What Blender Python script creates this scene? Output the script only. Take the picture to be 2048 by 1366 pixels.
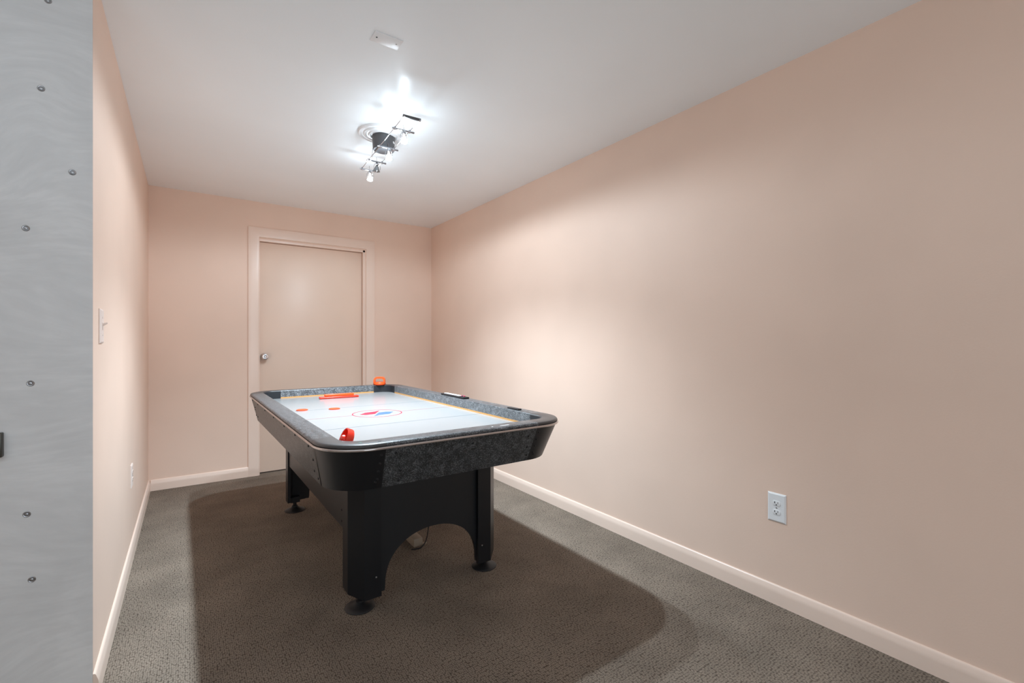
import bpy, bmesh, math, random
from mathutils import Vector, Matrix

# ------------------------------------------------------------------ clearing
for o in list(bpy.data.objects):
    bpy.data.objects.remove(o, do_unlink=True)
scene = bpy.context.scene
COL = scene.collection
PI = math.pi
random.seed(7)

# ------------------------------------------------------------------ camera
CAM_H = 1.152
YAW = math.radians(35.01)
cam_d = bpy.data.cameras.new('camera')
cam_d.sensor_width = 36.0
cam_d.lens = 925.0 / 2048.0 * 36.0
cam_d.clip_start = 0.02
cam = bpy.data.objects.new('camera', cam_d)
cam.location = (0, 0, CAM_H)
cam.rotation_euler = (math.radians(90), 0, -YAW)
COL.objects.link(cam)
scene.camera = cam

# ------------------------------------------------------------------ world, exposure, added fill lights out of view
world = bpy.data.worlds.new('world')
scene.world = world
world.use_nodes = True
world.node_tree.nodes['Background'].inputs['Color'].default_value = (1, 1, 1, 1)
world.node_tree.nodes['Background'].inputs['Strength'].default_value = 0.05
scene.view_settings.view_transform = 'Standard'
scene.view_settings.look = 'None'
scene.view_settings.gamma = 1.0
scene.view_settings.use_curve_mapping = False
scene.view_settings.exposure = 0.29
try:
    scene.cycles.use_denoising = True
    scene.cycles.max_bounces = 14
    scene.cycles.diffuse_bounces = 10
    scene.cycles.glossy_bounces = 6
    scene.cycles.sample_clamp_indirect = 6.0
    scene.cycles.caustics_reflective = False
    scene.cycles.caustics_refractive = False
except Exception:
    pass

SPOT_W = 82.0         # downward beam of each lit halogen
SPILL_W = 11.0        # wide spill of the same lamps
BULB_L = 95.0        # glow of each lit bulb
LAMP_COL = (.835, 1.0, 1.12)
UP_FILL = 16.0        # added upward fill behind the camera, to brighten the ceiling
REAR = 28.0           # added soft fill in front of the rear wall, facing the table
AREA_BACK = 2.0      # added weak downward fill under the ceiling, behind the camera


def area_light(name, loc, size, power, rot=(0, 0, 0), col=(1, 1, 1)):
    d = bpy.data.lights.new(name, 'AREA')
    d.shape = 'RECTANGLE'
    d.size, d.size_y = size
    d.energy = power
    d.color = col
    o = bpy.data.objects.new(name, d)
    o.location = loc
    o.rotation_euler = rot
    COL.objects.link(o)
    return o


area_light('back_fill_light', (-0.9, -1.2, 2.33), (1.6, 1.2), AREA_BACK, col=LAMP_COL)
area_light('rear_fill_light', (.4, -2.55, 1.2), (1.7, 1.9), REAR, rot=(math.radians(90), 0, 0), col=LAMP_COL)
area_light('up_fill_light', (-1.2, -.2, 1.5), (.5, .5), UP_FILL, rot=(math.pi, 0, 0), col=LAMP_COL)

# room numbers
XL, XR, YB, ZC = -0.25, 2.12, 4.52, 2.356
YW = 1.985                      # end of the left wall, face of the metal sheet
X0, Y0 = -2.6, -2.6


# ------------------------------------------------------------------ materials
def mat(name, col=(.8, .8, .8), rough=.6, metal=0., spec=.5, coat=0., coat_r=.1, emis=None):
    m = bpy.data.materials.new(name)
    m.use_nodes = True
    b = m.node_tree.nodes['Principled BSDF']
    b.inputs['Base Color'].default_value = (*col, 1)
    b.inputs['Roughness'].default_value = rough
    b.inputs['Metallic'].default_value = metal
    b.inputs['Specular IOR Level'].default_value = spec
    b.inputs['Coat Weight'].default_value = coat
    b.inputs['Coat Roughness'].default_value = coat_r
    if emis:
        b.inputs['Emission Color'].default_value = (*emis[0], 1)
        b.inputs['Emission Strength'].default_value = emis[1]
    return m


class NT:
    def __init__(s, m):
        s.t = m.node_tree
        s.b = s.t.nodes['Principled BSDF']

    def n(s, typ, **kw):
        nd = s.t.nodes.new(typ)
        for k, v in kw.items():
            if k in nd.inputs.keys():
                nd.inputs[k].default_value = v
            else:
                setattr(nd, k, v)
        return nd

    def l(s, a, ao, b, bi):
        s.t.links.new(a.outputs[ao], b.inputs[bi])

    def coord(s, scale=(1, 1, 1), which='Object'):
        c = s.n('ShaderNodeTexCoord')
        mp = s.n('ShaderNodeMapping')
        mp.inputs['Scale'].default_value = scale
        s.l(c, which, mp, 'Vector')
        return mp

    def ramp(s, stops):
        r = s.n('ShaderNodeValToRGB')
        e = r.color_ramp.elements
        while len(e) < len(stops):
            e.new(0.5)
        for el, (p, c) in zip(e, stops):
            el.position = p
            el.color = (*c, 1)
        return r

    def bump(s, src, out, strength, dist):
        bp = s.n('ShaderNodeBump')
        bp.inputs['Strength'].default_value = strength
        bp.inputs['Distance'].default_value = dist
        s.l(src, out, bp, 'Height')
        s.l(bp, 'Normal', s.b, 'Normal')
        return bp


def paint(name, col, rough, bump=.08, var=.03, spec=.4):
    m = mat(name, col, rough, spec=spec)
    t = NT(m)
    c = t.coord()
    n1 = t.n('ShaderNodeTexNoise', Scale=160.0, Detail=3.0)
    t.l(c, 'Vector', n1, 'Vector')
    t.bump(n1, 'Fac', bump, .002)
    n2 = t.n('ShaderNodeTexNoise', Scale=1.7, Detail=2.0)
    t.l(c, 'Vector', n2, 'Vector')
    lo = tuple(x * (1 - var) for x in col)
    hi = tuple(min(1, x * (1 + var)) for x in col)
    r = t.ramp([(.35, lo), (.65, hi)])
    t.l(n2, 'Fac', r, 'Fac')
    t.l(r, 'Color', t.b, 'Base Color')
    return m


M = {}
M['wall'] = paint('peach_wall_paint', (.80, .605, .495), .55, bump=.12)
M['trim'] = paint('peach_gloss_trim', (.82, .65, .55), .28, bump=.02, spec=.5)
M['door'] = paint('peach_door_paint', (.77, .60, .49), .38, bump=.03)
M['ceiling'] = paint('white_ceiling_paint', (.885, .93, .955), .30, bump=.10, var=.015, spec=.2)
M['white'] = mat('white_plastic', (.80, .81, .82), .35)
M['whitepaint'] = mat('painted_over_plastic', (.78, .66, .60), .35)
M['dark_slot'] = mat('dark_slot', (.02, .02, .02), .6)
M['chrome'] = mat('chrome', (.82, .82, .84), .12, metal=1.0)
M['fixt'] = mat('fixture_chrome', (.5, .5, .52), .16, metal=1.0)
M['steel'] = mat('satin_steel', (.55, .55, .56), .3, metal=1.0)
M['black'] = mat('black_plastic', (.012, .013, .015), .42, spec=.4)
M['blackpanel'] = mat('black_laminate', (.008, .009, .011), .36, spec=.4)
M['cap'] = mat('black_rail_cap', (.045, .042, .042), .38, spec=.5)
M['capin'] = mat('black_inner_corner', (.02, .022, .026), .45, spec=.4)
M['rubber'] = mat('black_rubber', (.010, .010, .011), .5, spec=.35)
M['fixt_black'] = mat('dark_grey_canopy', (.085, .085, .09), .35, spec=.5)
M['white_field'] = mat('white_playfield', (.30, .304, .304), .22, spec=.4)
M['orange'] = mat('orange_plastic', (.95, .10, .015), .3, spec=.5)
M['red'] = mat('red_orange_plastic', (.95, .045, .02), .3, spec=.5)
M['puck'] = mat('orange_red_puck', (.90, .075, .02), .35)
M['red_line'] = mat('red_print', (.34, .19, .20), .25)
M['ring_red'] = mat('red_ring_print', (.38, .03, .07), .25)
M['logo_red'] = mat('crimson_print', (.40, .008, .05), .25)
M['logo_blue'] = mat('blue_print', (.045, .15, .29), .25)
M['grey_line'] = mat('pale_blue_print', (.22, .25, .27), .25)
M['wood_strip'] = mat('raw_board_edge', (.62, .32, .10), .6)
M['board'] = mat('beige_board', (.30, .24, .18), .55)
M['glass'] = mat('lamp_reflector_glass', (.30, .31, .32), .1, metal=.8)
M['bulb'] = mat('glowing_halogen', (1, 1, 1), .4, emis=(LAMP_COL, BULB_L))
M['piping'] = mat('silver_piping', (.52, .47, .45), .16, metal=.75)
M['bracket'] = mat('dark_bronze', (.06, .055, .045), .4, metal=.4)


def speckle_mat(name, cols, scale=230., rough=.35, spec=.5):
    m = mat(name, cols[1], rough, spec=spec)
    t = NT(m)
    c = t.coord()
    n1 = t.n('ShaderNodeTexNoise', Scale=scale, Detail=3.0, Roughness=.65)
    t.l(c, 'Vector', n1, 'Vector')
    n2 = t.n('ShaderNodeTexNoise', Scale=scale * .16, Detail=2.0)
    t.l(c, 'Vector', n2, 'Vector')
    mx = t.n('ShaderNodeMath', operation='MULTIPLY_ADD')
    t.l(n1, 'Fac', mx, 0)
    mx.inputs[1].default_value = .78
    m2 = t.n('ShaderNodeMath', operation='MULTIPLY')
    t.l(n2, 'Fac', m2, 0)
    m2.inputs[1].default_value = .22
    t.l(m2, 'Value', mx, 2)
    r = t.ramp([(.40, cols[0]), (.50, cols[1]), (.61, cols[2])])
    t.l(mx, 'Value', r, 'Fac')
    t.l(r, 'Color', t.b, 'Base Color')
    return m


M['speckle'] = speckle_mat('grey_granite_laminate', [(.008, .009, .010), (.034, .037, .040), (.14, .148, .155)])
M['speckle_in_lit'] = speckle_mat('grey_granite_inner_lit', [(.04, .044, .048), (.115, .122, .13), (.34, .355, .37)], scale=260.)  # same laminate, base colour lightened to imitate lamp light on the inner walls
M['speckle_top'] = speckle_mat('grey_granite_rail', [(.014, .015, .017), (.042, .045, .049), (.24, .25, .26)], scale=320.)


def carpet_mat():
    m = mat('brown_loop_carpet', (.15, .13, .11), .95, spec=.15)
    t = NT(m)
    c = t.coord((1, 1, 1))
    # loops in rows: voronoi with low randomness, stretched
    mp = t.coord((150., 105., 1.))
    vo = t.n('ShaderNodeTexVoronoi', Scale=1.0, Randomness=.55)
    vo.voronoi_dimensions = '2D'
    t.l(mp, 'Vector', vo, 'Vector')
    # vacuum marks / soft wear patches
    n2 = t.n('ShaderNodeTexNoise', Scale=3.2, Detail=4.0, Roughness=.6)
    t.l(c, 'Vector', n2, 'Vector')
    n3 = t.n('ShaderNodeTexNoise', Scale=240.0, Detail=1.0)
    t.l(c, 'Vector', n3, 'Vector')
    r1 = t.ramp([(.0, (.262, .215, .172)), (.42, (.182, .147, .117)), (.75, (.066, .050, .038))])
    t.l(vo, 'Distance', r1, 'Fac')
    r2 = t.ramp([(.3, (.80, .80, .80)), (.7, (1.18, 1.18, 1.18))])
    t.l(n2, 'Fac', r2, 'Fac')
    mul = t.n('ShaderNodeMix', data_type='RGBA', blend_type='MULTIPLY')
    mul.inputs['Factor'].default_value = 1.0
    t.t.links.new(r1.outputs['Color'], mul.inputs[6])
    t.t.links.new(r2.outputs['Color'], mul.inputs[7])
    r3 = t.ramp([(.3, (.82, .82, .82)), (.7, (1.2, 1.2, 1.2))])
    t.l(n3, 'Fac', r3, 'Fac')
    mul2 = t.n('ShaderNodeMix', data_type='RGBA', blend_type='MULTIPLY')
    mul2.inputs['Factor'].default_value = 1.0
    t.t.links.new(mul.outputs[2], mul2.inputs[6])
    t.t.links.new(r3.outputs['Color'], mul2.inputs[7])
    t.t.links.new(mul2.outputs[2], t.b.inputs['Base Color'])
    inv = t.n('ShaderNodeMath', operation='SUBTRACT')
    inv.inputs[0].default_value = 1.0
    t.l(vo, 'Distance', inv, 1)
    t.bump(inv, 'Value', .55, .003)
    return m


M['carpet'] = carpet_mat()


def sheet_mat():
    m = mat('brushed_grey_sheet', (.30, .305, .31), .5, metal=.1, spec=.4)
    t = NT(m)
    c = t.coord()
    # swirl polishing: distorted noise bands
    n0 = t.n('ShaderNodeTexNoise', Scale=1.6, Detail=1.0, Distortion=.6)
    t.l(c, 'Vector', n0, 'Vector')
    mixv = t.n('ShaderNodeMix', data_type='RGBA')
    mixv.inputs['Factor'].default_value = .35
    t.t.links.new(c.outputs['Vector'], mixv.inputs[6])
    t.t.links.new(n0.outputs['Color'], mixv.inputs[7])
    mp = t.n('ShaderNodeMapping')
    mp.inputs['Scale'].default_value = (14., 14., 70.)
    t.t.links.new(mixv.outputs[2], mp.inputs['Vector'])
    n1 = t.n('ShaderNodeTexNoise', Scale=1.0, Detail=5.0, Roughness=.6)
    t.l(mp, 'Vector', n1, 'Vector')
    n4 = t.n('ShaderNodeTexNoise', Scale=3.5, Detail=4.0, Distortion=.9)
    t.l(c, 'Vector', n4, 'Vector')
    add = t.n('ShaderNodeMath', operation='ADD')
    t.l(n1, 'Fac', add, 0)
    t.l(n4, 'Fac', add, 1)
    hf = t.n('ShaderNodeMath', operation='MULTIPLY')
    t.l(add, 'Value', hf, 0)
    hf.inputs[1].default_value = .5
    r = t.ramp([(.34, (.66, .66, .66)), (.5, (.71, .71, .71)), (.64, (.77, .77, .77))])
    t.l(hf, 'Value', r, 'Fac')
    t.l(r, 'Color', t.b, 'Base Color')
    t.bump(n1, 'Fac', .05, .001)
    return m


M['sheet'] = sheet_mat()


# ------------------------------------------------------------------ mesh helpers
def finish(name, bm, m, parent=None, smooth=True, angle=35, loc=None, weld=True):
    if weld:
        bmesh.ops.remove_doubles(bm, verts=bm.verts, dist=1e-6)
    bmesh.ops.recalc_face_normals(bm, faces=bm.faces)
    me = bpy.data.meshes.new(name)
    bm.to_mesh(me)
    bm.free()
    if smooth:
        for p in me.polygons:
            p.use_smooth = True
        try:
            me.set_sharp_from_angle(angle=math.radians(angle))
        except Exception:
            pass
    me.materials.append(m)
    o = bpy.data.objects.new(name, me)
    COL.objects.link(o)
    if parent:
        o.parent = parent
    if loc:
        o.location = loc
    return o


def box(bm, lo, hi, bevel=0., seg=2):
    b2 = bmesh.new()
    vs = [b2.verts.new((x, y, z)) for x in (lo[0], hi[0]) for y in (lo[1], hi[1]) for z in (lo[2], hi[2])]
    for f in ((0, 1, 3, 2), (4, 6, 7, 5), (0, 4, 5, 1), (2, 3, 7, 6), (0, 2, 6, 4), (1, 5, 7, 3)):
        b2.faces.new([vs[i] for i in f])
    if bevel > 0:
        bmesh.ops.bevel(b2, geom=b2.edges[:], offset=bevel, segments=seg, profile=.5, affect='EDGES')
    merge(bm, b2)


def merge(bm, b2, mtx=None):
    if mtx is not None:
        bmesh.ops.transform(b2, matrix=mtx, verts=b2.verts)
    me = bpy.data.meshes.new('tmp')
    b2.to_mesh(me)
    b2.free()
    bm.from_mesh(me)
    bpy.data.meshes.remove(me)


def lathe(bm, prof, seg=32, mtx=None, cap=True):
    """prof: list of (r, z)"""
    b2 = bmesh.new()
    rings = []
    for r, z in prof:
        rings.append([b2.verts.new((r * math.cos(2 * PI * i / seg), r * math.sin(2 * PI * i / seg), z)) for i in range(seg)])
    for a, b in zip(rings, rings[1:]):
        for i in range(seg):
            j = (i + 1) % seg
            b2.faces.new((a[i], a[j], b[j], b[i]))
    if cap:
        if prof[0][0] > 1e-5:
            b2.faces.new(rings[0][::-1])
        if prof[-1][0] > 1e-5:
            b2.faces.new(rings[-1])
    bmesh.ops.remove_doubles(b2, verts=b2.verts, dist=1e-6)
    merge(bm, b2, mtx)


def tube(bm, pts, r, seg=10, closed=False, cap=True):
    pts = [Vector(p) for p in pts]
    n = len(pts)
    rings = []
    up = None
    for i, p in enumerate(pts):
        if closed:
            d = (pts[(i + 1) % n] - pts[i - 1]).normalized()
        else:
            d = (pts[min(i + 1, n - 1)] - pts[max(i - 1, 0)]).normalized()
        if up is None:
            up = Vector((0, 0, 1)) if abs(d.z) < .9 else Vector((1, 0, 0))
        a = d.cross(up)
        if a.length < 1e-4:
            a = d.cross(Vector((0, 1, 0)))
        a.normalize()
        b = a.cross(d).normalized()
        up = b
        rings.append([bm.verts.new(p + a * (r * math.cos(2 * PI * k / seg)) + b * (r * math.sin(2 * PI * k / seg))) for k in range(seg)])
    rng = range(n) if closed else range(n - 1)
    for i in rng:
        A, B = rings[i], rings[(i + 1) % n]
        for k in range(seg):
            j = (k + 1) % seg
            bm.faces.new((A[k], A[j], B[j], B[k]))
    if cap and not closed:
        bm.faces.new(rings[0][::-1])
        bm.faces.new(rings[-1])


def prism(bm, poly, lo, hi, axis='z', bevel=0.):
    """extrude a 2D polygon along an axis; poly coords are the other two axes in order"""
    b2 = bmesh.new()

    def P(u, v, w):
        return {'z': (u, v, w), 'y': (u, w, v), 'x': (w, u, v)}[axis]
    A = [b2.verts.new(P(u, v, lo)) for u, v in poly]
    B = [b2.verts.new(P(u, v, hi)) for u, v in poly]
    n = len(poly)
    b2.faces.new(A)
    b2.faces.new(B[::-1])
    for i in range(n):
        j = (i + 1) % n
        b2.faces.new((A[i], A[j], B[j], B[i]))
    bmesh.ops.recalc_face_normals(b2, faces=b2.faces)
    if bevel > 0:
        bmesh.ops.bevel(b2, geom=b2.edges[:], offset=bevel, segments=2, profile=.5, affect='EDGES')
    merge(bm, b2)


def thing(name, label, cat, loc=(0, 0, 0), rz=0., group=None):
    o = bpy.data.objects.new(name, None)
    o.empty_display_size = .05
    o.location = loc
    o.rotation_euler = (0, 0, rz)
    COL.objects.link(o)
    tag(o, label, cat, group)
    return o


def tag(o, label, cat, group=None):
    o['label'] = label
    o['category'] = cat
    if group:
        o['group'] = group
    return o


def struct(name, bm, m, smooth=False, label=None):
    o = finish(name, bm, m, smooth=smooth)
    o['kind'] = 'structure'
    if label:
        o['label'] = label
    return o


# ------------------------------------------------------------------ room shell
bm = bmesh.new()
box(bm, (X0 - .1, Y0 - .1, -.12), (XR + .1, YB + .5, 0))
struct('floor', bm, M['carpet'], label='brown-grey loop pile carpet over the whole floor')
bm = bmesh.new()
box(bm, (X0 - .1, Y0 - .1, ZC), (XR + .1, YB + .1, ZC + .1))
struct('ceiling', bm, M['ceiling'], label='smooth white painted ceiling')
bm = bmesh.new()
box(bm, (XR, Y0 - .1, 0), (XR + .1, YB + .1, ZC))
struct('wall_right', bm, M['wall'], label='long peach painted wall on the right')

DX0, DX1, DZ = .505, 1.415, 2.040       # door opening
bm = bmesh.new()
box(bm, (XL - .1, YB, 0), (DX0, YB + .12, ZC))
box(bm, (DX1, YB, 0), (XR, YB + .12, ZC))
box(bm, (DX0, YB, DZ), (DX1, YB + .12, ZC))
struct('wall_back', bm, M['wall'], label='peach painted end wall with the door')
bm = bmesh.new()
box(bm, (XL - .115, YW + .003, 0), (XL, YB, ZC))
struct('wall_left', bm, M['wall'], label='peach painted wall on the left')
bm = bmesh.new()
box(bm, (X0, YW + .003, 0), (XL - .115, YW + .10, ZC))
struct('wall_front', bm, M['wall'], label='wall beyond the end of the left wall, behind the metal sheet')
bm = bmesh.new()
box(bm, (X0 - .1, Y0, 0), (X0, YW + .1, ZC))
struct('wall_side', bm, M['wall'], label='far side wall of the open basement')
bm = bmesh.new()
box(bm, (X0 - .1, Y0 - .1, 0), (XR, Y0, ZC))
struct('wall_rear', bm, M['wall'], label='rear wall of the open basement')

# baseboards: moulded profile (thickness, height)
BP = [(0, 0), (.014, 0), (.014, .050), (.0135, .058), (.0115, .066), (.009, .073), (.0075, .079), (.004, .083), (0, .0835)]


def baseboard(name, a, b, nrm):
    bm = bmesh.new()
    a, b = Vector((*a, 0)), Vector((*b, 0))
    n = Vector((*nrm, 0))
    A = [bm.verts.new(a + n * t + Vector((0, 0, z))) for t, z in BP]
    B = [bm.verts.new(b + n * t + Vector((0, 0, z))) for t, z in BP]
    bm.faces.new(A)
    bm.faces.new(B[::-1])
    for i in range(len(BP) - 1):
        bm.faces.new((A[i], A[i + 1], B[i + 1], B[i]))
    o = finish(name, bm, M['trim'], angle=50)
    o['kind'] = 'structure'
    return o


baseboard('baseboard_right', (XR, Y0), (XR, YB), (-1, 0))
baseboard('baseboard_left', (XL, YW + .003), (XL, YB), (1, 0))
baseboard('baseboard_back_left', (XL + .014, YB), (.419, YB), (0, -1))
baseboard('baseboard_back_right', (1.506, YB), (XR - .014, YB), (0, -1))

# door casing (one moulded frame) and jamb
CX0, CX1, CZ = .419, 1.506, 2.134
bm = bmesh.new()
CP = [(0, 0), (0, .011), (.012, .014), (.030, .015), (.066, .0165), (.078, .0155), (.084, .010), (.086, 0)]


def casing_frame(bm):
    rings = []
    w = DX0 - CX0
    for cx, cz, sx, sz in ((CX0, 0, 1, 0), (CX0, CZ, 1, -1), (CX1, CZ, -1, -1), (CX1, 0, -1, 0)):
        rings.append([bm.verts.new((cx + sx * t * (w / .086), YB - d, cz + sz * t * (w / .086))) for t, d in CP])
    for A, B in zip(rings, rings[1:]):
        for i in range(len(CP) - 1):
            bm.faces.new((A[i], A[i + 1], B[i + 1], B[i]))


casing_frame(bm)
o = finish('trim_1', bm, M['trim'], angle=25)
o['kind'] = 'structure'
bm = bmesh.new()
JT = .018
box(bm, (DX0, YB, 0), (DX0 + .002, YB + .12, DZ))
box(bm, (DX1 - JT, YB + .004, 0), (DX1, YB + .12, DZ))
box(bm, (DX0, YB + .004, DZ - JT), (DX1, YB + .12, DZ))
struct('trim_2', bm, M['trim'])

door = thing('door_1', 'plain flat peach door slab in the end wall', 'door', ((DX0 + DX1) / 2, YB + .045, 0))
del door['category']
door['kind'] = 'structure'
bm = bmesh.new()
dhw = (DX1 - JT - DX0) / 2
box(bm, (-(DX1 - DX0) / 2 + .004, 0, .009), ((DX1 - DX0) / 2 - JT - .003, .035, DZ - JT - .003), bevel=.0015)
finish('door_panel', bm, M['door'], door, angle=30)
# knob
kx = .548 - (DX0 + DX1) / 2
kz = 1.02
bm = bmesh.new()
ROT = Matrix.Translation((kx, 0, kz)) @ Matrix.Rotation(math.radians(90), 4, 'X')
lathe(bm, [(.0, 0), (.033, 0), (.033, .004), (.030, .009), (.016, .012), (.0125, .016), (.0125, .028), (.018, .031), (.026, .038),
           (.0285, .048), (.027, .058), (.021, .064), (.017, .064), (.012, .058), (.0, .056)], 40, ROT, cap=False)
knob = finish('door_knob', bm, M['chrome'], door, angle=50)
knob['label'] = 'round polished chrome door knob'
bm = bmesh.new()
lathe(bm, [(0, .060), (.006, .060), (.006, .056), (0, .056)], 20, ROT, cap=False)
lockb = finish('lock_button', bm, M['steel'], knob)

# ------------------------------------------------------------------ metal sheet at the left
sheet = thing('metal_sheet', 'tall grey brushed metal sheet screwed to the wall at the far left', 'metal sheet', (-.75, YW, 0))
bm = bmesh.new()
box(bm, (-1.2, 0, .004), (XL + .75 - .0005, .0025, ZC - .002))
finish('sheet', bm, M['sheet'], sheet, smooth=False)
SCREWS = [(-.353, 2.201), (-.368, 1.926), (-.298, 1.684), (-.401, 1.494), (-.391, 1.025), (-.399, .630), (-.388, .430),
          (-.95, 1.90), (-.95, 1.10), (-.95, .45)]
scr_me = None
for sx, sz in SCREWS:
    if scr_me is None:
        bm = bmesh.new()
        R = Matrix.Rotation(math.radians(90), 4, 'X')
        lathe(bm, [(.0115, 0), (.0115, .0012), (.0095, .0028), (.0072, .0022), (.0058, .0006), (.0052, .0006), (.0048, .0025), (.003, .0032), (0, .0034)], 28, R, cap=False)
        s0 = finish('screw', bm, mat('dull_screw', (.42, .42, .43), .38, metal=1.0), sheet, angle=30)
        scr_me = s0.data
        s = s0
    else:
        s = s0.copy()
        COL.objects.link(s)
        s.parent = sheet
    s.location = (sx + .75, 0, sz)
    s.scale = (.78, .78, .78)

br = thing('metal_bracket', 'small dark metal box fixed on the grey metal sheet at the left edge', 'bracket', (-.481, YW, .848))
bm = bmesh.new()
box(bm, (-.035, -.020, -.036), (.035, 0, .036), bevel=.003)
finish('housing', bm, M['bracket'], br, angle=30)
bm = bmesh.new()
box(bm, (-.028, -.0215, -.029), (.028, -.0195, .029), bevel=.0008)
finish('face_plate', bm, M['steel'], br, angle=30)


# ------------------------------------------------------------------ electrical plates
def face_right(o):      # local +Y faces out of wall; plates modelled facing -Y
    pass


def outlet(name, label, loc, rz, plate_mat, w=.070, h=.114, group=None):
    """built facing local -Y, centred on origin"""
    t = thing(name, label, 'electrical outlet', loc, rz, group)
    bm = bmesh.new()
    b2 = bmesh.new()
    T = .006
    vs = []
    for dx, dz, y in ((0, 0, 0), (0, 0, -.0025), (.006, .006, -T)):
        vs.append([b2.verts.new((sx * (w / 2 - dx), y, sz * (h / 2 - dz))) for sx, sz in ((-1, -1), (1, -1), (1, 1), (-1, 1))])
    for A, B in zip(vs, vs[1:]):
        for i in range(4):
            j = (i + 1) % 4
            b2.faces.new((A[i], A[j], B[j], B[i]))
    b2.faces.new(vs[-1])
    b2.faces.new(vs[0][::-1])
    merge(bm, b2)
    finish('cover_plate', bm, plate_mat, t, angle=20)
    for s in (-1, 1):
        bm = bmesh.new()
        pts = []
        for k in range(28):
            a = 2 * PI * k / 28
            pts.append((.0172 * math.cos(a), max(-.0118, min(.0118, .0172 * math.sin(a)))))
        prism(bm, pts, -T - .0015, -T + .001, 'y', bevel=.0004)
        rcp = finish('receptacle', bm, plate_mat, t, angle=30, loc=(0, 0, s * .0195))
        bm = bmesh.new()
        y0, y1 = -T - .0019, -T - .0012
        box(bm, (-.0078, y0, -.0005), (-.0054, y1, .0075))
        box(bm, (-.0098, y0, .0022), (-.0054, y1, .0042))
        box(bm, (.0054, y0, .0), (.0076, y1, .0068))
        b2 = bmesh.new()
        lathe(b2, [(.0, 0), (.0026, 0), (.0026, .0007), (0, .0007)], 14, Matrix.Translation((0, y1, -.0062)) @ Matrix.Rotation(math.radians(90), 4, 'X'), cap=False)
        merge(bm, b2)
        finish('slot', bm, M['dark_slot'], rcp, smooth=False)
    bm = bmesh.new()
    lathe(bm, [(.003, 0), (.003, .001), (.002, .0016), (0, .0017)], 16, Matrix.Translation((0, -T, 0)) @ Matrix.Rotation(math.radians(90), 4, 'X'), cap=False)
    finish('screw', bm, M['steel'], t)
    return t


outlet('wall_outlet', 'white duplex outlet with oversize plate on the long right wall', (XR, .996, .4225), -PI / 2, M['white'], .077, .126)
outlet('wall_outlet', 'small peach-painted outlet low on the left wall', (XL, 3.205, .432), PI / 2, M['whitepaint'], .078, .122)

sw = thing('light_switch', 'peach-painted toggle light switch on the left wall beside the metal sheet', 'light switch', (XL, 2.135, 1.205), PI / 2)
bm = bmesh.new()
b2 = bmesh.new()
vs = []
for dd, y in ((0, 0), (0, -.003), (.006, -.0065)):
    vs.append([b2.verts.new((sx * (.036 - dd), y, sz * (.060 - dd))) for sx, sz in ((-1, -1), (1, -1), (1, 1), (-1, 1))])
for A, B in zip(vs, vs[1:]):
    for i in range(4):
        j = (i + 1) % 4
        b2.faces.new((A[i], A[j], B[j], B[i]))
b2.faces.new(vs[-1])
b2.faces.new(vs[0][::-1])
merge(bm, b2)
finish('cover_plate', bm, M['whitepaint'], sw, angle=20)
bm = bmesh.new()
box(bm, (-.0055, -.0085, -.0125), (.0055, -.006, .0125), bevel=.0008)
prism(bm, [(-.008, .001), (-.020, .009), (-.020, .0135), (-.008, .0105)], -.0035, .0035, 'x', bevel=.0006)
finish('toggle', bm, M['whitepaint'], sw, angle=30)
for s in (-1, 1):
    bm = bmesh.new()
    lathe(bm, [(.003, 0), (.003, .001), (.002, .0016), (0, .0017)], 16, Matrix.Translation((0, -.0065, s * .030)) @ Matrix.Rotation(math.radians(90), 4, 'X'), cap=False)
    finish('screw', bm, M['whitepaint'], sw)

# ceiling cover plate
cp = thing('ceiling_cover_plate', 'blank white rectangular cover plate on the ceiling with two screws', 'cover plate', (.650, 1.801, ZC))
bm = bmesh.new()
box(bm, (-.057, -.0345, -.0032), (.057, .0345, 0), bevel=.0012)
finish('plate', bm, M['white'], cp, angle=30)
for s, mm in ((-1, M['dark_slot']), (1, M['steel'])):
    bm = bmesh.new()
    lathe(bm, [(.0032, 0), (.0032, -.001), (.002, -.0018), (0, -.0018)], 16, Matrix.Translation((s * .040, 0, -.0032)), cap=False)
    finish('screw', bm, mm, cp)

# ------------------------------------------------------------------ ceiling light fixture
FX, FY = .935, 2.640
med = thing('ceiling_medallion', 'round white stepped medallion on the ceiling around the lamp canopy', 'ceiling medallion', (FX - .015, FY - .01, ZC))
bm = bmesh.new()
lathe(bm, [(.0, 0), (.132, 0), (.132, -.006), (.127, -.012), (.118, -.013), (.112, -.008), (.104, -.008), (.100, -.014), (.090, -.016),
           (.084, -.011), (.076, -.011), (.072, -.017), (.064, -.018), (.058, -.012), (0, -.012)], 64, cap=False)
finish('moulding', bm, M['white'], med, angle=25)

fx = thing('ceiling_track_light', 'low-voltage chrome rail light with four small halogen lamps and black canopy', 'ceiling light', (FX, FY, ZC), -math.radians(3.0))
ZR = 2.262 - ZC
bm = bmesh.new()
lathe(bm, [(0, -.012), (.066, -.012), (.066, -.018), (.0645, -.022), (.061, -.086), (.058, -.090), (0, -.090)], 48, cap=False)
canopy = finish('canopy', bm, M['fixt_black'], fx, angle=30)
bm = bmesh.new()
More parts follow.
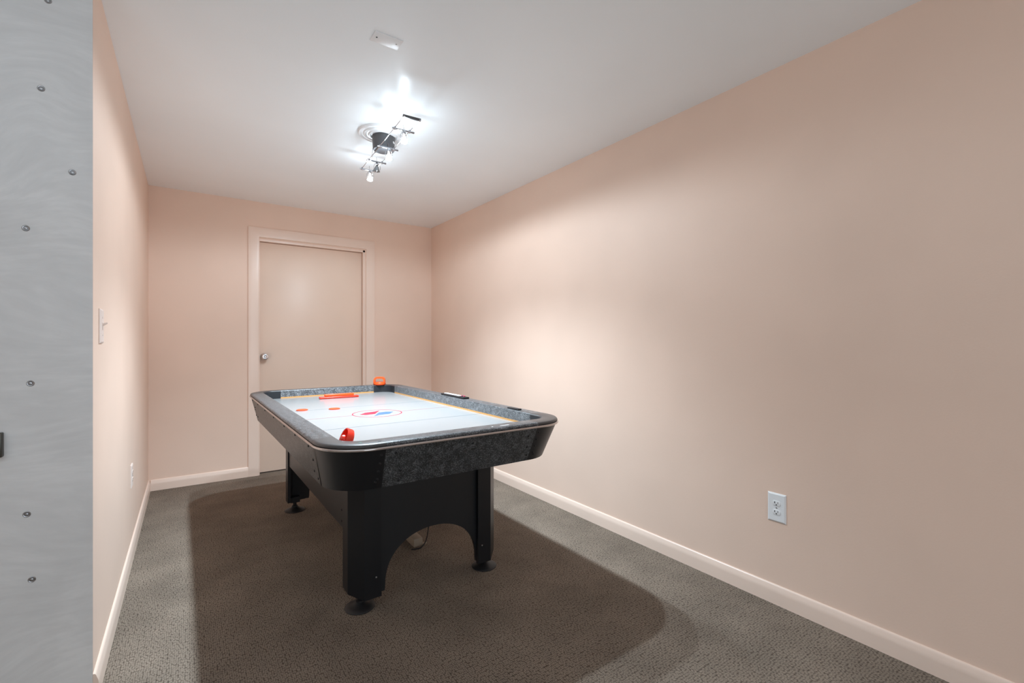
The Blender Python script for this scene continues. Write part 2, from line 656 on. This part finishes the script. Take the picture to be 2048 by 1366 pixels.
# small pale sticker patch on the canopy side facing the room
A0 = math.radians(-52)
for k in range(5):
    a0, a1 = A0 + k * .07, A0 + (k + 1) * .07
    r = .0640
    f = [bm.verts.new((r * math.cos(a), r * math.sin(a), z)) for a, z in ((a0, -.056), (a1, -.056), (a1, -.044), (a0, -.044))]
    bm.faces.new(f)
stk = finish('sticker', bm, M['white'], canopy)
stk['label'] = 'small pale sticker on the canopy'
RX = .040
YN, YF = -.475, .352
for s in (-1, 1):
    bm = bmesh.new()
    tube(bm, [(s * RX, YN, ZR), (s * RX, YF, ZR)], .0022, 10)
    finish('rail', bm, M['fixt'], fx, angle=60)
for yy, mm in ((YN, 1),):
    bm = bmesh.new()
    box(bm, (-RX - .006, yy - .005, ZR - .006), (RX + .006, yy + .005, ZR + .006), bevel=.001)
    eb = finish('end_bar', bm, M['fixt_black'], fx, angle=30)
    for s in (-1, 1):
        bm = bmesh.new()
        lathe(bm, [(0, 0), (.0045, 0), (.0045, .006), (0, .006)], 16, Matrix.Translation((s * RX, yy - .004, ZR - .008)), cap=False)
        finish('clamp_screw', bm, M['fixt'], eb)
# stand-offs from the canopy to the rails
for s in (-1, 1):
    bm = bmesh.new()
    tube(bm, [(s * .030, .045, -.088), (s * RX, .052, ZR)], .003, 10)
    finish('support', bm, M['fixt'], fx, angle=60)
bm = bmesh.new()
tube(bm, [(-.052, .04, ZR + .020), (-.050, .06, ZR - .004), (-.04, .10, ZR - .012), (-.026, .14, ZR - .004), (-.014, .20, ZR + .002)], .0016, 8)
finish('wire', bm, M['steel'], fx, angle=60)


def lamp_head(y, lit, tilt=0., cross_dx=0.):
    """crossbar across the two rails, holder, and flared reflector lamp"""
    bm = bmesh.new()
    tube(bm, [(-RX - .014, y, ZR - .004), (RX + .014, y, ZR - .004)], .0048, 14)
    for s in (-1, 1):
        lathe(bm, [(0, 0), (.006, 0), (.006, .014), (0, .014)], 16, Matrix.Translation((s * RX, y, ZR - .010)), cap=False)
    lathe(bm, [(0, 0), (.0055, 0), (.0055, .012), (.003, .014), (0, .014)], 14,
          Matrix.Translation((RX + .012, y, ZR - .004)) @ Matrix.Rotation(PI / 2, 4, 'Y'), cap=False)
    cb = finish('lamp_arm', bm, M['fixt'], fx, angle=40)
    hx = .010
    # yoke and socket
    bm = bmesh.new()
    box(bm, (hx - .007, y - .006, ZR - .024), (hx + .007, y + .006, ZR - .004), bevel=.002)
    tube(bm, [(hx - .006, y - .004, ZR + .022), (hx, y, ZR - .006)], .0012, 8)
    for s in (-1, 1):
        tube(bm, [(hx + s * .004, y, ZR - .012), (hx + s * .015, y, ZR - .020), (hx + s * .020, y, ZR - .036), (hx + s * .019, y, ZR - .050)], .0013, 8)
    finish('lamp_holder', bm, M['fixt'], cb, angle=40)
    bm = bmesh.new()
    Mx = Matrix.Translation((hx, y, ZR - .024)) @ Matrix.Rotation(tilt, 4, 'X')
    if lit:
        lathe(bm, [(0, -.002), (.0045, -.004), (.006, -.012), (.010, -.022), (.0155, -.036), (.0175, -.042), (.0145, -.046), (0, -.048)], 28, Mx, cap=False)
        bo = finish('lamp_bulb', bm, M['bulb'], cb, angle=60)
        bo['label'] = 'glowing halogen bulb'
        d = bpy.data.lights.new('halogen_beam', 'SPOT')
        d.energy = SPOT_W
        d.color = LAMP_COL
        d.spot_size = math.radians(125)
        d.spot_blend = 1.0
        d.shadow_soft_size = .016
        lo = bpy.data.objects.new('halogen_beam', d)
        COL.objects.link(lo)
        lo.parent = cb
        lo.location = Mx @ Vector((0, 0, -.068))
        lo.rotation_euler = (tilt, 0, 0)
        d = bpy.data.lights.new('halogen_spill', 'SPOT')
        d.energy = SPILL_W
        d.color = LAMP_COL
        d.spot_size = math.radians(180)
        d.spot_blend = .22
        d.shadow_soft_size = .016
        lo = bpy.data.objects.new('halogen_spill', d)
        COL.objects.link(lo)
        lo.parent = cb
        lo.location = Mx @ Vector((0, 0, -.070))
    else:
        lathe(bm, [(.007, -.002), (.010, -.010), (.017, -.024), (.0225, -.036), (.0225, -.038), (.021, -.038), (.016, -.026), (.008, -.012), (.004, -.010), (.004, -.026), (0, -.027)], 28,
              Mx @ Matrix.Rotation(math.radians(28), 4, 'X'), cap=False)
        bo = finish('lamp_bulb', bm, M['glass'], cb, angle=60)
        bo['label'] = 'unlit clear halogen bulb'


lamp_head(2.31 - FY, True)
lamp_head(2.575 - FY, True)
lamp_head(2.810 - FY, False)
lamp_head(2.975 - FY, True)

# ------------------------------------------------------------------ air hockey table
TX0, TX1, TY0, TY1 = .352, 1.440, 1.575, 3.745
TCX, TCY = (TX0 + TX1) / 2, (TY0 + TY1) / 2
tbl = thing('air_hockey_table', 'black and grey speckled air hockey table with white playfield on four legs', 'air hockey table', (TCX, TCY, 0), .010)
HX, HY = (TX1 - TX0) / 2, (TY1 - TY0) / 2
SPAN = .205
RAD = .175
ZT, ZP, ZF = .800, .787, .742
IHX, IHY = HX - .083, HY - .072


def rr_corner(hx, hy, rad, sx, sy, spanx, spany, n=14):
    """points of one corner of a rounded rectangle, anticlockwise; spans measured from the outer rectangle"""
    cx, cy = hx - rad, hy - rad
    arc = [(cx + rad * math.cos(a), cy + rad * math.sin(a)) for a in [PI / 2 * k / n for k in range(n + 1)]]
    pts = [(hx, spany)] + arc + [(spanx, hy)]
    pts = [(sx * x, sy * y) for x, y in pts]
    if sx * sy < 0:
        pts = pts[::-1]
    return pts


CORN = [(1, 1), (-1, 1), (-1, -1), (1, -1)]


def ring(hx, hy, rad, inset=0.):
    """list of 4 corners (each a list of points) for the outline offset inwards by inset"""
    out = []
    for sx, sy in CORN:
        out.append(rr_corner(hx - inset, hy - inset, max(rad - inset, .004), sx, sy, HX - SPAN, HY - SPAN))
    return out


def iring(inset):
    """inner outline of the rails; the near rail is a little wider than the far one"""
    return [[(x, y + .012) for x, y in c] for c in ring(IHX, IHY, .075, inset)]


def strips(profile_rings):
    """profile_rings: list of (ring, z). returns corner grids and side grids"""
    corners, sides = [], []
    for k in range(4):
        corners.append([[(x, y, z) for x, y in rg[k]] for rg, z in profile_rings])
        kk = (k + 1) % 4
        sides.append([[(*rg[k][-1], z), (*rg[kk][0], z)] for rg, z in profile_rings])
    return corners, sides


def grid_mesh(g, sub=1):
    bm = bmesh.new()
    rows = [[bm.verts.new(p) for p in row] for row in g]
    for a, b in zip(rows, rows[1:]):
        for i in range(len(a) - 1):
            bm.faces.new((a[i], a[i + 1], b[i + 1], b[i]))
    return bm


outer = ring(HX, HY, RAD)
inner = iring(0.)


def blend(a, b, t):
    return [[(p[0] * (1 - t) + q[0] * t, p[1] * (1 - t) + q[1] * t) for p, q in zip(ca, cb)] for ca, cb in zip(a, b)]


# rail: outside lower edge -> bullnose -> flat top -> small round -> inner wall down to the field
outin = lambda d: ring(HX, HY, RAD, d)
prof = [(outin(.006), ZP - .004), (outin(.001), ZP + .002), (outin(.0), ZT - .010), (outin(.002), ZT - .005), (outin(.006), ZT - .0015),
        (outin(.012), ZT), (iring(-.006), ZT), (iring(-.002), ZT - .0015), (inner, ZT - .006)]
wall_prof = [(inner, ZT - .006), (inner, ZF + .009)]
cg, sg = strips(prof)
wc, ws = strips(wall_prof)
fl, fs = strips([(inner, ZF + .009), (inner, ZF - .003)])
SIDE_W = {0: 'far', 1: 'left', 2: 'near', 3: 'right'}
for k in range(4):
    rl = finish('rail', grid_mesh(sg[k]), M['speckle_top'], tbl, angle=60)
    b = grid_mesh(ws[k])
    finish('inner_wall', b, M['speckle_in_lit'], rl, smooth=False)
    finish('board_edge', grid_mesh(fs[k]), M['wood_strip'], rl, smooth=False)
    cc = finish('corner_cap', grid_mesh(cg[k]), M['cap'], tbl, angle=60)
    b = grid_mesh(wc[k])
    finish('inner_corner', b, M['capin'], cc, angle=60)
    finish('inner_corner_foot', grid_mesh(fl[k]), M['capin'], cc, angle=60)

# piping
pl = []
for c in ring(HX, HY, RAD, .001):
    pl += c
bm = bmesh.new()
tube(bm, [(x, y, ZP - .006) for x, y in pl], .0052, 12, closed=True)
pp = finish('piping', bm, M['piping'], tbl, angle=60)
pp['label'] = 'thin silver piping around the edge'

# body skirt, leaning inwards
ZB = .622


def skirt(insx, insy):
    out = []
    for sx, sy in CORN:
        out.append(rr_corner(HX - insx, HY - insy, RAD - .02, sx, sy, HX - SPAN - .008, HY - SPAN - .012))
    return out


sk_prof = [(ring(HX, HY, RAD, .005), ZP - .008), (skirt(.040, .074), ZB), (skirt(.048, .082), ZB), (skirt(.048, .080), ZB + .03)]
cg, sg = strips(sk_prof)
skirts, cskirts = [], []
for k in range(4):
    s_ = finish('side_panel', grid_mesh(sg[k]), M['speckle'], tbl, angle=30)
    c_ = finish('corner_panel', grid_mesh(cg[k]), M['blackpanel'], tbl, angle=30)
    skirts.append(s_)
    cskirts.append(c_)

# seams: thin dark joints are left by the material change; add panel screws
bm = bmesh.new()
lathe(bm, [(.0, -.001), (.0042, -.001), (.0042, .0010), (.0028, .0022), (0, .0022)], 12, Matrix.Rotation(PI / 2, 4, 'X'), cap=False)
sc0 = finish('screw', bm, mat('black_screw', (.02, .02, .022), .3, metal=.6), skirts[2])


def add_screw(parent, loc, rz, first=[True]):
    if first[0]:
        s = sc0
        first[0] = False
    else:
        s = sc0.copy()
        COL.objects.link(s)
    s.parent = parent
    s.location = loc
    s.rotation_euler = (0, 0, rz)
    s.scale = (1.25, 1.25, 1.25)
    return s


def skx(z):      # inset of the skirt at height z on the long sides / ends
    t = (ZP - .008 - z) / (ZP - .008 - ZB)
    return .005 + t * .035, .005 + t * .069


# near end (k=2), facing -Y
for lx, lz in ((-.30, .755), (-.27, .680), (-.27, .640), (.02, .748), (.30, .742), (.31, .690), (.32, .650)):
    add_screw(skirts[2], (lx, -HY + skx(lz)[1], lz), 0)
# left side (k=1), facing -X
for ly in (-.80, -.55, -.30, .0, .30, .60, .85):
    add_screw(skirts[1], (-HX + skx(.762)[0], ly, .762), -PI / 2)
for ly, lz in ((-.83, .715), (-.80, .665), (-.84, .645), (.84, .70), (.86, .66), (.78, .66), (.80, .72)):
    add_screw(skirts[1], (-HX + skx(lz)[0], ly, lz), -PI / 2)
# corner panel screws on the near end
for sx in (-1, 1):
    kk = 2 if sx < 0 else 3
    for lz in (.755, .722, .692, .660, .650):
        xx = sx * (HX - SPAN + .014 + (.006 if lz < .655 else 0))
        add_screw(cskirts[kk], (xx, -HY + skx(lz)[1], lz), 0)

# underside deck and playfield
bm = bmesh.new()
prism(bm, [p for c in ring(HX, HY, RAD, .092) for p in c], .634, ZF - .012, 'z')
finish('cabinet_deck', bm, M['black'], tbl, angle=30)
bm = bmesh.new()
prism(bm, [p for c in iring(-.004) for p in c], ZF - .012, ZF, 'z')
field = finish('playfield', bm, M['white_field'], tbl, smooth=False)
field['label'] = 'glossy white playing surface'


def decal(pts, m, z, name):
    bm = bmesh.new()
    prism(bm, pts, ZF - .0004, z, 'z')
    o = finish(name, bm, m, field, smooth=False)
    return o


FCX, FCY = .885 - TCX, 2.605 - TCY
LZ = ZF + .0005
RR = .138
decal([(-IHX, FCY - .0035), (FCX - RR, FCY - .0035), (FCX - RR, FCY + .0035), (-IHX, FCY + .0035)], M['red_line'], LZ, 'centre_line')
decal([(FCX + RR, FCY - .0035), (IHX, FCY - .0035), (IHX, FCY + .0035), (FCX + RR, FCY + .0035)], M['red_line'], LZ, 'centre_line')
for s in (-.354, .345):
    decal([(-IHX, FCY + s - .003), (IHX, FCY + s - .003), (IHX, FCY + s + .003), (-IHX, FCY + s + .003)], M['grey_line'], LZ, 'zone_line')
bm = bmesh.new()
n = 72
ri = [[bm.verts.new((FCX + r * math.cos(2 * PI * k / n), FCY + r * math.sin(2 * PI * k / n), z)) for k in range(n)] for r, z in
      ((RR, ZF - .0004), (RR, LZ), (RR - .0065, LZ), (RR - .0065, ZF - .0004))]
for a, b in zip(ri, ri[1:]):
    for i in range(n):
        j = (i + 1) % n
        bm.faces.new((a[i], a[j], b[j], b[i]))
finish('centre_ring', bm, M['ring_red'], field, smooth=False)
# emblem: two slanted diamonds
decal([(FCX - .098, FCY + .006), (FCX - .072, FCY - .022), (FCX - .018, FCY - .022 + .008), (FCX + .045, FCY + .092), (FCX + .01, FCY + .070), (FCX - .050, FCY + .056)][::-1], M['logo_red'], LZ, 'emblem')
decal([(FCX - .050, FCY - .092), (FCX - .012, FCY - .064), (FCX + .050, FCY - .056), (FCX + .096, FCY + .004), (FCX + .062, FCY + .026), (FCX + .015, FCY + .020)][::-1], M['logo_blue'], LZ, 'emblem')
# faint line of tiny print near the far left corner
for k in range(9):
    x = -.405 + k * .020
    decal([(x, .905 + k * .003), (x + .013, .906 + k * .003), (x + .013, .910 + k * .003), (x, .909 + k * .003)], M['grey_line'], LZ, 'small_print')

# worn silver lettering on the near rail
for x0, x1 in ((.118, .125), (.160, .205)):
    bm = bmesh.new()
    box(bm, (x0, -HY + .030, ZT - .0003), (x1, -HY + .036, ZT + .0004))
    finish('worn_print', bm, M['white'], tbl, smooth=False)
# silver dot on near left corner cap, screw on cap
bm = bmesh.new()
lathe(bm, [(.007, -.001), (.007, .0006), (.004, .001), (0, .001)], 18, Matrix.Translation((-HX + .128, -HY + .050, ZT)), cap=False)
gd = finish('green_dot', bm, mat('dull_green', (.05, .12, .09), .4), tbl)
bm = bmesh.new()
lathe(bm, [(.006, -.001), (.006, .0008), (.003, .0004), (0, .0004)], 16, Matrix.Translation((-HX + .192, -HY + .036, ZT)), cap=False)
finish('cap_screw', bm, M['black'], tbl)

# legs: folded corner posts, chamfered on the outside
LXO, LYO = .372, .770        # outer faces
OX, OY = .026, .073          # the leg frame sits slightly off the centre of the top
FEET = []
for sx, sy in ((-1, -1), (1, -1), (1, 1), (-1, 1)):
    bm = bmesh.new()
    cx0 = sx * LXO
    cy0 = sy * LYO
    off = (OX, OY, 0)
    T = .018
    W = .128
    CH = .055
    pts = [(cx0, cy0 - sy * W), (cx0, cy0 - sy * CH), (cx0 - sx * CH, cy0), (cx0 - sx * W, cy0),
           (cx0 - sx * W, cy0 - sy * T), (cx0 - sx * (CH + T * .45), cy0 - sy * T), (cx0 - sx * T, cy0 - sy * (CH + T * .45)), (cx0 - sx * T, cy0 - sy * W)]
    if sx * sy < 0:
        pts = pts[::-1]
    ztop = .640
    # bottom tips slope up on the outside corner
    b2 = bmesh.new()
    A, B = [], []
    for i, (x, y) in enumerate(pts):
        oy = abs(abs(x) - LXO) < .03 and abs(abs(y) - LYO) > .05
        A.append(b2.verts.new((x, y, .075 if oy else .052)))
        B.append(b2.verts.new((x, y, ztop)))
    b2.faces.new(A)
    b2.faces.new(B[::-1])
    nn = len(pts)
    for i in range(nn):
        j = (i + 1) % nn
        b2.faces.new((A[i], A[j], B[j], B[i]))
    merge(bm, b2)
    leg = finish('leg', bm, M['blackpanel'], tbl, smooth=False, loc=off)
    fxx, fyy = .317 * sx, .708 * sy
    # foot plate under the post
    bm = bmesh.new()
    box(bm, (fxx - .028, fyy - .028, .060), (fxx + .028, fyy + .028, .095))
    finish('foot_plate', bm, M['black'], leg, smooth=False)
    bm = bmesh.new()
    lathe(bm, [(0, 0), (.062, 0), (.064, .003), (.062, .006), (.045, .013), (.026, .021), (.019, .027), (.018, .034), (.011, .038), (.011, .066), (0, .066)], 40,
          Matrix.Translation((fxx, fyy, 0)), cap=False)
    finish('leveller_foot', bm, M['rubber'], leg, angle=35)
    bm = bmesh.new()
    lathe(bm, [(.0035, -.001), (.0035, .001), (0, .0018)], 12, Matrix.Translation((cx0 - sx * .105, cy0, .14)) @ Matrix.Rotation(-sy * PI / 2, 4, 'X'), cap=False)
    finish('bolt', bm, M['steel'], leg)

# end panels with arch
for sy in (-1, 1):
    yy = sy * (LYO - .030)
    hw = LXO - .045
    pts = [(-hw, .640), (-hw, .060), (-.222, .060)]
    n = 28
    for k in range(n + 1):
        a = PI - PI * k / n
        ca, sa = math.cos(a), math.sin(a)
        pts.append((.232 * (abs(ca) ** .95) * (1 if ca > 0 else -1) + .012, .075 + .216 * sa ** .85))
    pts += [(.246, .060), (hw, .060), (hw, .640)]
    bm = bmesh.new()
    prism(bm, pts, yy - .008, yy + .008, 'y')
    finish('end_panel', bm, M['black'], tbl, smooth=False, loc=(OX, OY, 0))
# long aprons between the legs
for sx in (-1, 1):
    bm = bmesh.new()
    xx = sx * (LXO - .016)
    prism(bm, [(-LYO + .06, .325), (LYO - .06, .325), (LYO - .06, .640), (-LYO + .06, .640)], xx - .009, xx + .009, 'x')
    ap = finish('side_apron', bm, M['blackpanel'], tbl, smooth=False, loc=(OX, OY, 0))
    for ly, lz in ((-.60, .56), (-.60, .40), (-.60, .35)):
        add_screw(ap, (xx + sx * .009, ly, lz), sx * PI / 2)

# cable bundle hanging under the near right of the body
bm = bmesh.new()
base = Vector((.17, -LYO + .045, .630))
for r_, off, dz in ((.006, 0, 0), (.005, .012, .004), (.005, -.014, .002)):
    pts = []
    for k in range(13):
        a = PI * k / 12
        pts.append((base.x + .048 * math.cos(a) + off, base.y + .006 * math.sin(3 * a), base.z - .040 * math.sin(a) * (1.0 if off == 0 else .8) + dz))
    tube(bm, pts, r_, 8)
finish('cable_bundle', bm, M['rubber'], tbl, angle=60)
bm = bmesh.new()
tube(bm, [(base.x - .06, base.y, base.z), (base.x - .066, base.y - .004, base.z - .02), (base.x - .052, base.y - .004, base.z - .038), (base.x - .036, base.y, base.z - .040)], .0065, 8)
finish('cable_end', bm, M['rubber'], tbl, angle=60)

# ------------------------------------------------------------------ power cord and the board on the carpet
bm = bmesh.new()
pts = []
P = [Vector((1.24, 2.60, .628)), Vector((1.20, 2.55, .36)), Vector((1.160, 2.50, .12)), Vector((1.115, 2.44, .03)), Vector((1.07, 2.405, .006)), Vector((1.035, 2.400, .004)), Vector((1.01, 2.41, .004))]
for i in range(len(P) - 1):
    p0, p1, p2, p3 = P[max(i - 1, 0)], P[i], P[i + 1], P[min(i + 2, len(P) - 1)]
    for k in range(6):
        t = k / 6
        pts.append(.5 * ((2 * p1) + (-p0 + p2) * t + (2 * p0 - 5 * p1 + 4 * p2 - p3) * t * t + (-p0 + 3 * p1 - 3 * p2 + p3) * t ** 3))
pts.append(P[-1])
pts = [(p[0], p[1], max(p[2], .004)) for p in pts]
tube(bm, pts, .0035, 8)
c = finish('power_cord', bm, M['rubber'], None, angle=60)
tag(c, 'thin black cord hanging down to the carpet under the table', 'power cord')
bd = thing('wooden_board', 'beige wooden board lying on the carpet under the table behind the arch', 'board', (1.066, 2.72, 0), -.02)
bm = bmesh.new()
box(bm, (-.026, -.29, .0), (.026, .29, .045), bevel=.002)
finish('plank', bm, M['board'], bd, angle=30)
bm = bmesh.new()
prism(bm, [(.026, -.29), (.058, -.275), (.026, -.25)], .0, .006, 'z')
finish('foot_tab', bm, M['board'], bd, smooth=False)

# ------------------------------------------------------------------ things on the table
def puck(label, x, y):
    bm = bmesh.new()
    lathe(bm, [(0, 0), (.031, 0), (.0325, .0008), (.0325, .0042), (.031, .005), (.024, .005), (.023, .0044), (0, .0044)], 40, cap=False)
    o = finish('puck', bm, M['puck'], None, angle=35, loc=(x, y, ZF))
    tag(o, label, 'puck', 'pucks on the playfield')
    return o


puck('orange-red puck nearest the left rail on the white playfield', .556, 2.972)
puck('orange-red puck between the left puck and the centre circle', .727, 2.915)

# long paddle bar near the far rail
pb = thing('goal_paddle', 'long low orange-red plastic bar lying before the far rail of the table', 'paddle', (.900, 3.475, ZF + .001), -.05)
bm = bmesh.new()
box(bm, (-.136, -.022, 0), (.136, .022, .013), bevel=.005, seg=3)
finish('base', bm, M['red'], pb, angle=40)
bm = bmesh.new()
box(bm, (-.100, -.004, .012), (.104, .020, .030), bevel=.004, seg=3)
finish('grip_bar', bm, M['orange'], pb, angle=40)

# mallet with a loop handle on the far rail
ml = thing('mallet', 'bright orange plastic mallet with loop handle standing on the far rail', 'mallet', (1.280, 3.712, ZT), math.radians(-25))
bm = bmesh.new()
lathe(bm, [(0, 0), (.046, 0), (.049, .004), (.049, .016), (.046, .020), (.040, .022), (0, .022)], 44, cap=False)
finish('base', bm, M['orange'], ml, angle=40)
bm = bmesh.new()
n = 22
R1, R2, Hh = .046, .033, .046
secs = []
for k in range(n + 1):
    a = PI * k / n
    co, si = math.cos(a), math.sin(a)
    pw = lambda v: (abs(v) ** .55) * (1 if v >= 0 else -1)
    xo, zo = R1 * pw(co), .018 + Hh * pw(si)
    xi, zi = R2 * pw(co), .018 + (Hh - .013) * pw(si)
    wd = .030 - .006 * si
    secs.append([bm.verts.new(v) for v in ((xo, -wd, zo), (xo, wd, zo), (xi, wd, zi), (xi, -wd, zi))])
for A, B in zip(secs, secs[1:]):
    for i in range(4):
        j = (i + 1) % 4
        bm.faces.new((A[i], A[j], B[j], B[i]))
bm.faces.new(secs[0])
bm.faces.new(secs[-1][::-1])
bmesh.ops.bevel(bm, geom=[e for e in bm.edges], offset=.001, segments=1, affect='EDGES')
finish('handle', bm, M['orange'], ml, angle=40)

# red mallet leaning on its edge in the near left corner
m2 = thing('mallet', 'red plastic mallet leaning on its edge in the near left corner of the playfield', 'mallet', (.482, 1.762, ZF + .0435))
m2.rotation_euler = Vector((-.93, .02, .38)).to_track_quat('Z', 'Y').to_euler()
bm = bmesh.new()
r_ = .043
up = Matrix.Translation((0, 0, -.014))
lathe(bm, [(0, .0), (.037, .0), (.0415, .003), (r_, .008), (r_, .026), (.041, .028), (.038, .026), (.037, .010), (.034, .007), (0, .007)], 44, up, cap=False)
finish('shell', bm, M['red'], m2, angle=40)
bm = bmesh.new()
lathe(bm, [(.017, .006), (.016, .030), (.013, .036), (0, .038)], 30, up, cap=False)
finish('grip', bm, M['red'], m2, angle=40)

# score slider and small clip on the right rail
sl = thing('score_counter', 'long black score counter with a white strip on the right rail', 'score counter', (1.392, 2.625, ZT), .010)
bm = bmesh.new()
box(bm, (-.021, -.150, 0), (.021, .150, .011), bevel=.003)
finish('case', bm, M['black'], sl, angle=35)
bm = bmesh.new()
box(bm, (-.008, -.070, .0105), (.016, .130, .0135), bevel=.001)
finish('number_strip', bm, M['white'], sl, angle=30)
for k, yy in enumerate((-.086, -.100, -.114)):
    bm = bmesh.new()
    lathe(bm, [(.0, .010), (.006, .010), (.007, .014), (.004, .018), (0, .0185)], 16, Matrix.Translation((.004, yy, 0)), cap=False)
    finish('bead', bm, M['logo_red'] if k != 1 else M['black'], sl)
cl = thing('score_counter', 'short black plastic clip on the right rail near the corner', 'clip', (1.389, 1.962, ZT), .010)
cl.name = 'rail_clip'
bm = bmesh.new()
box(bm, (-.012, -.048, 0), (.012, .048, .007), bevel=.002)
finish('case', bm, M['black'], cl, angle=35)
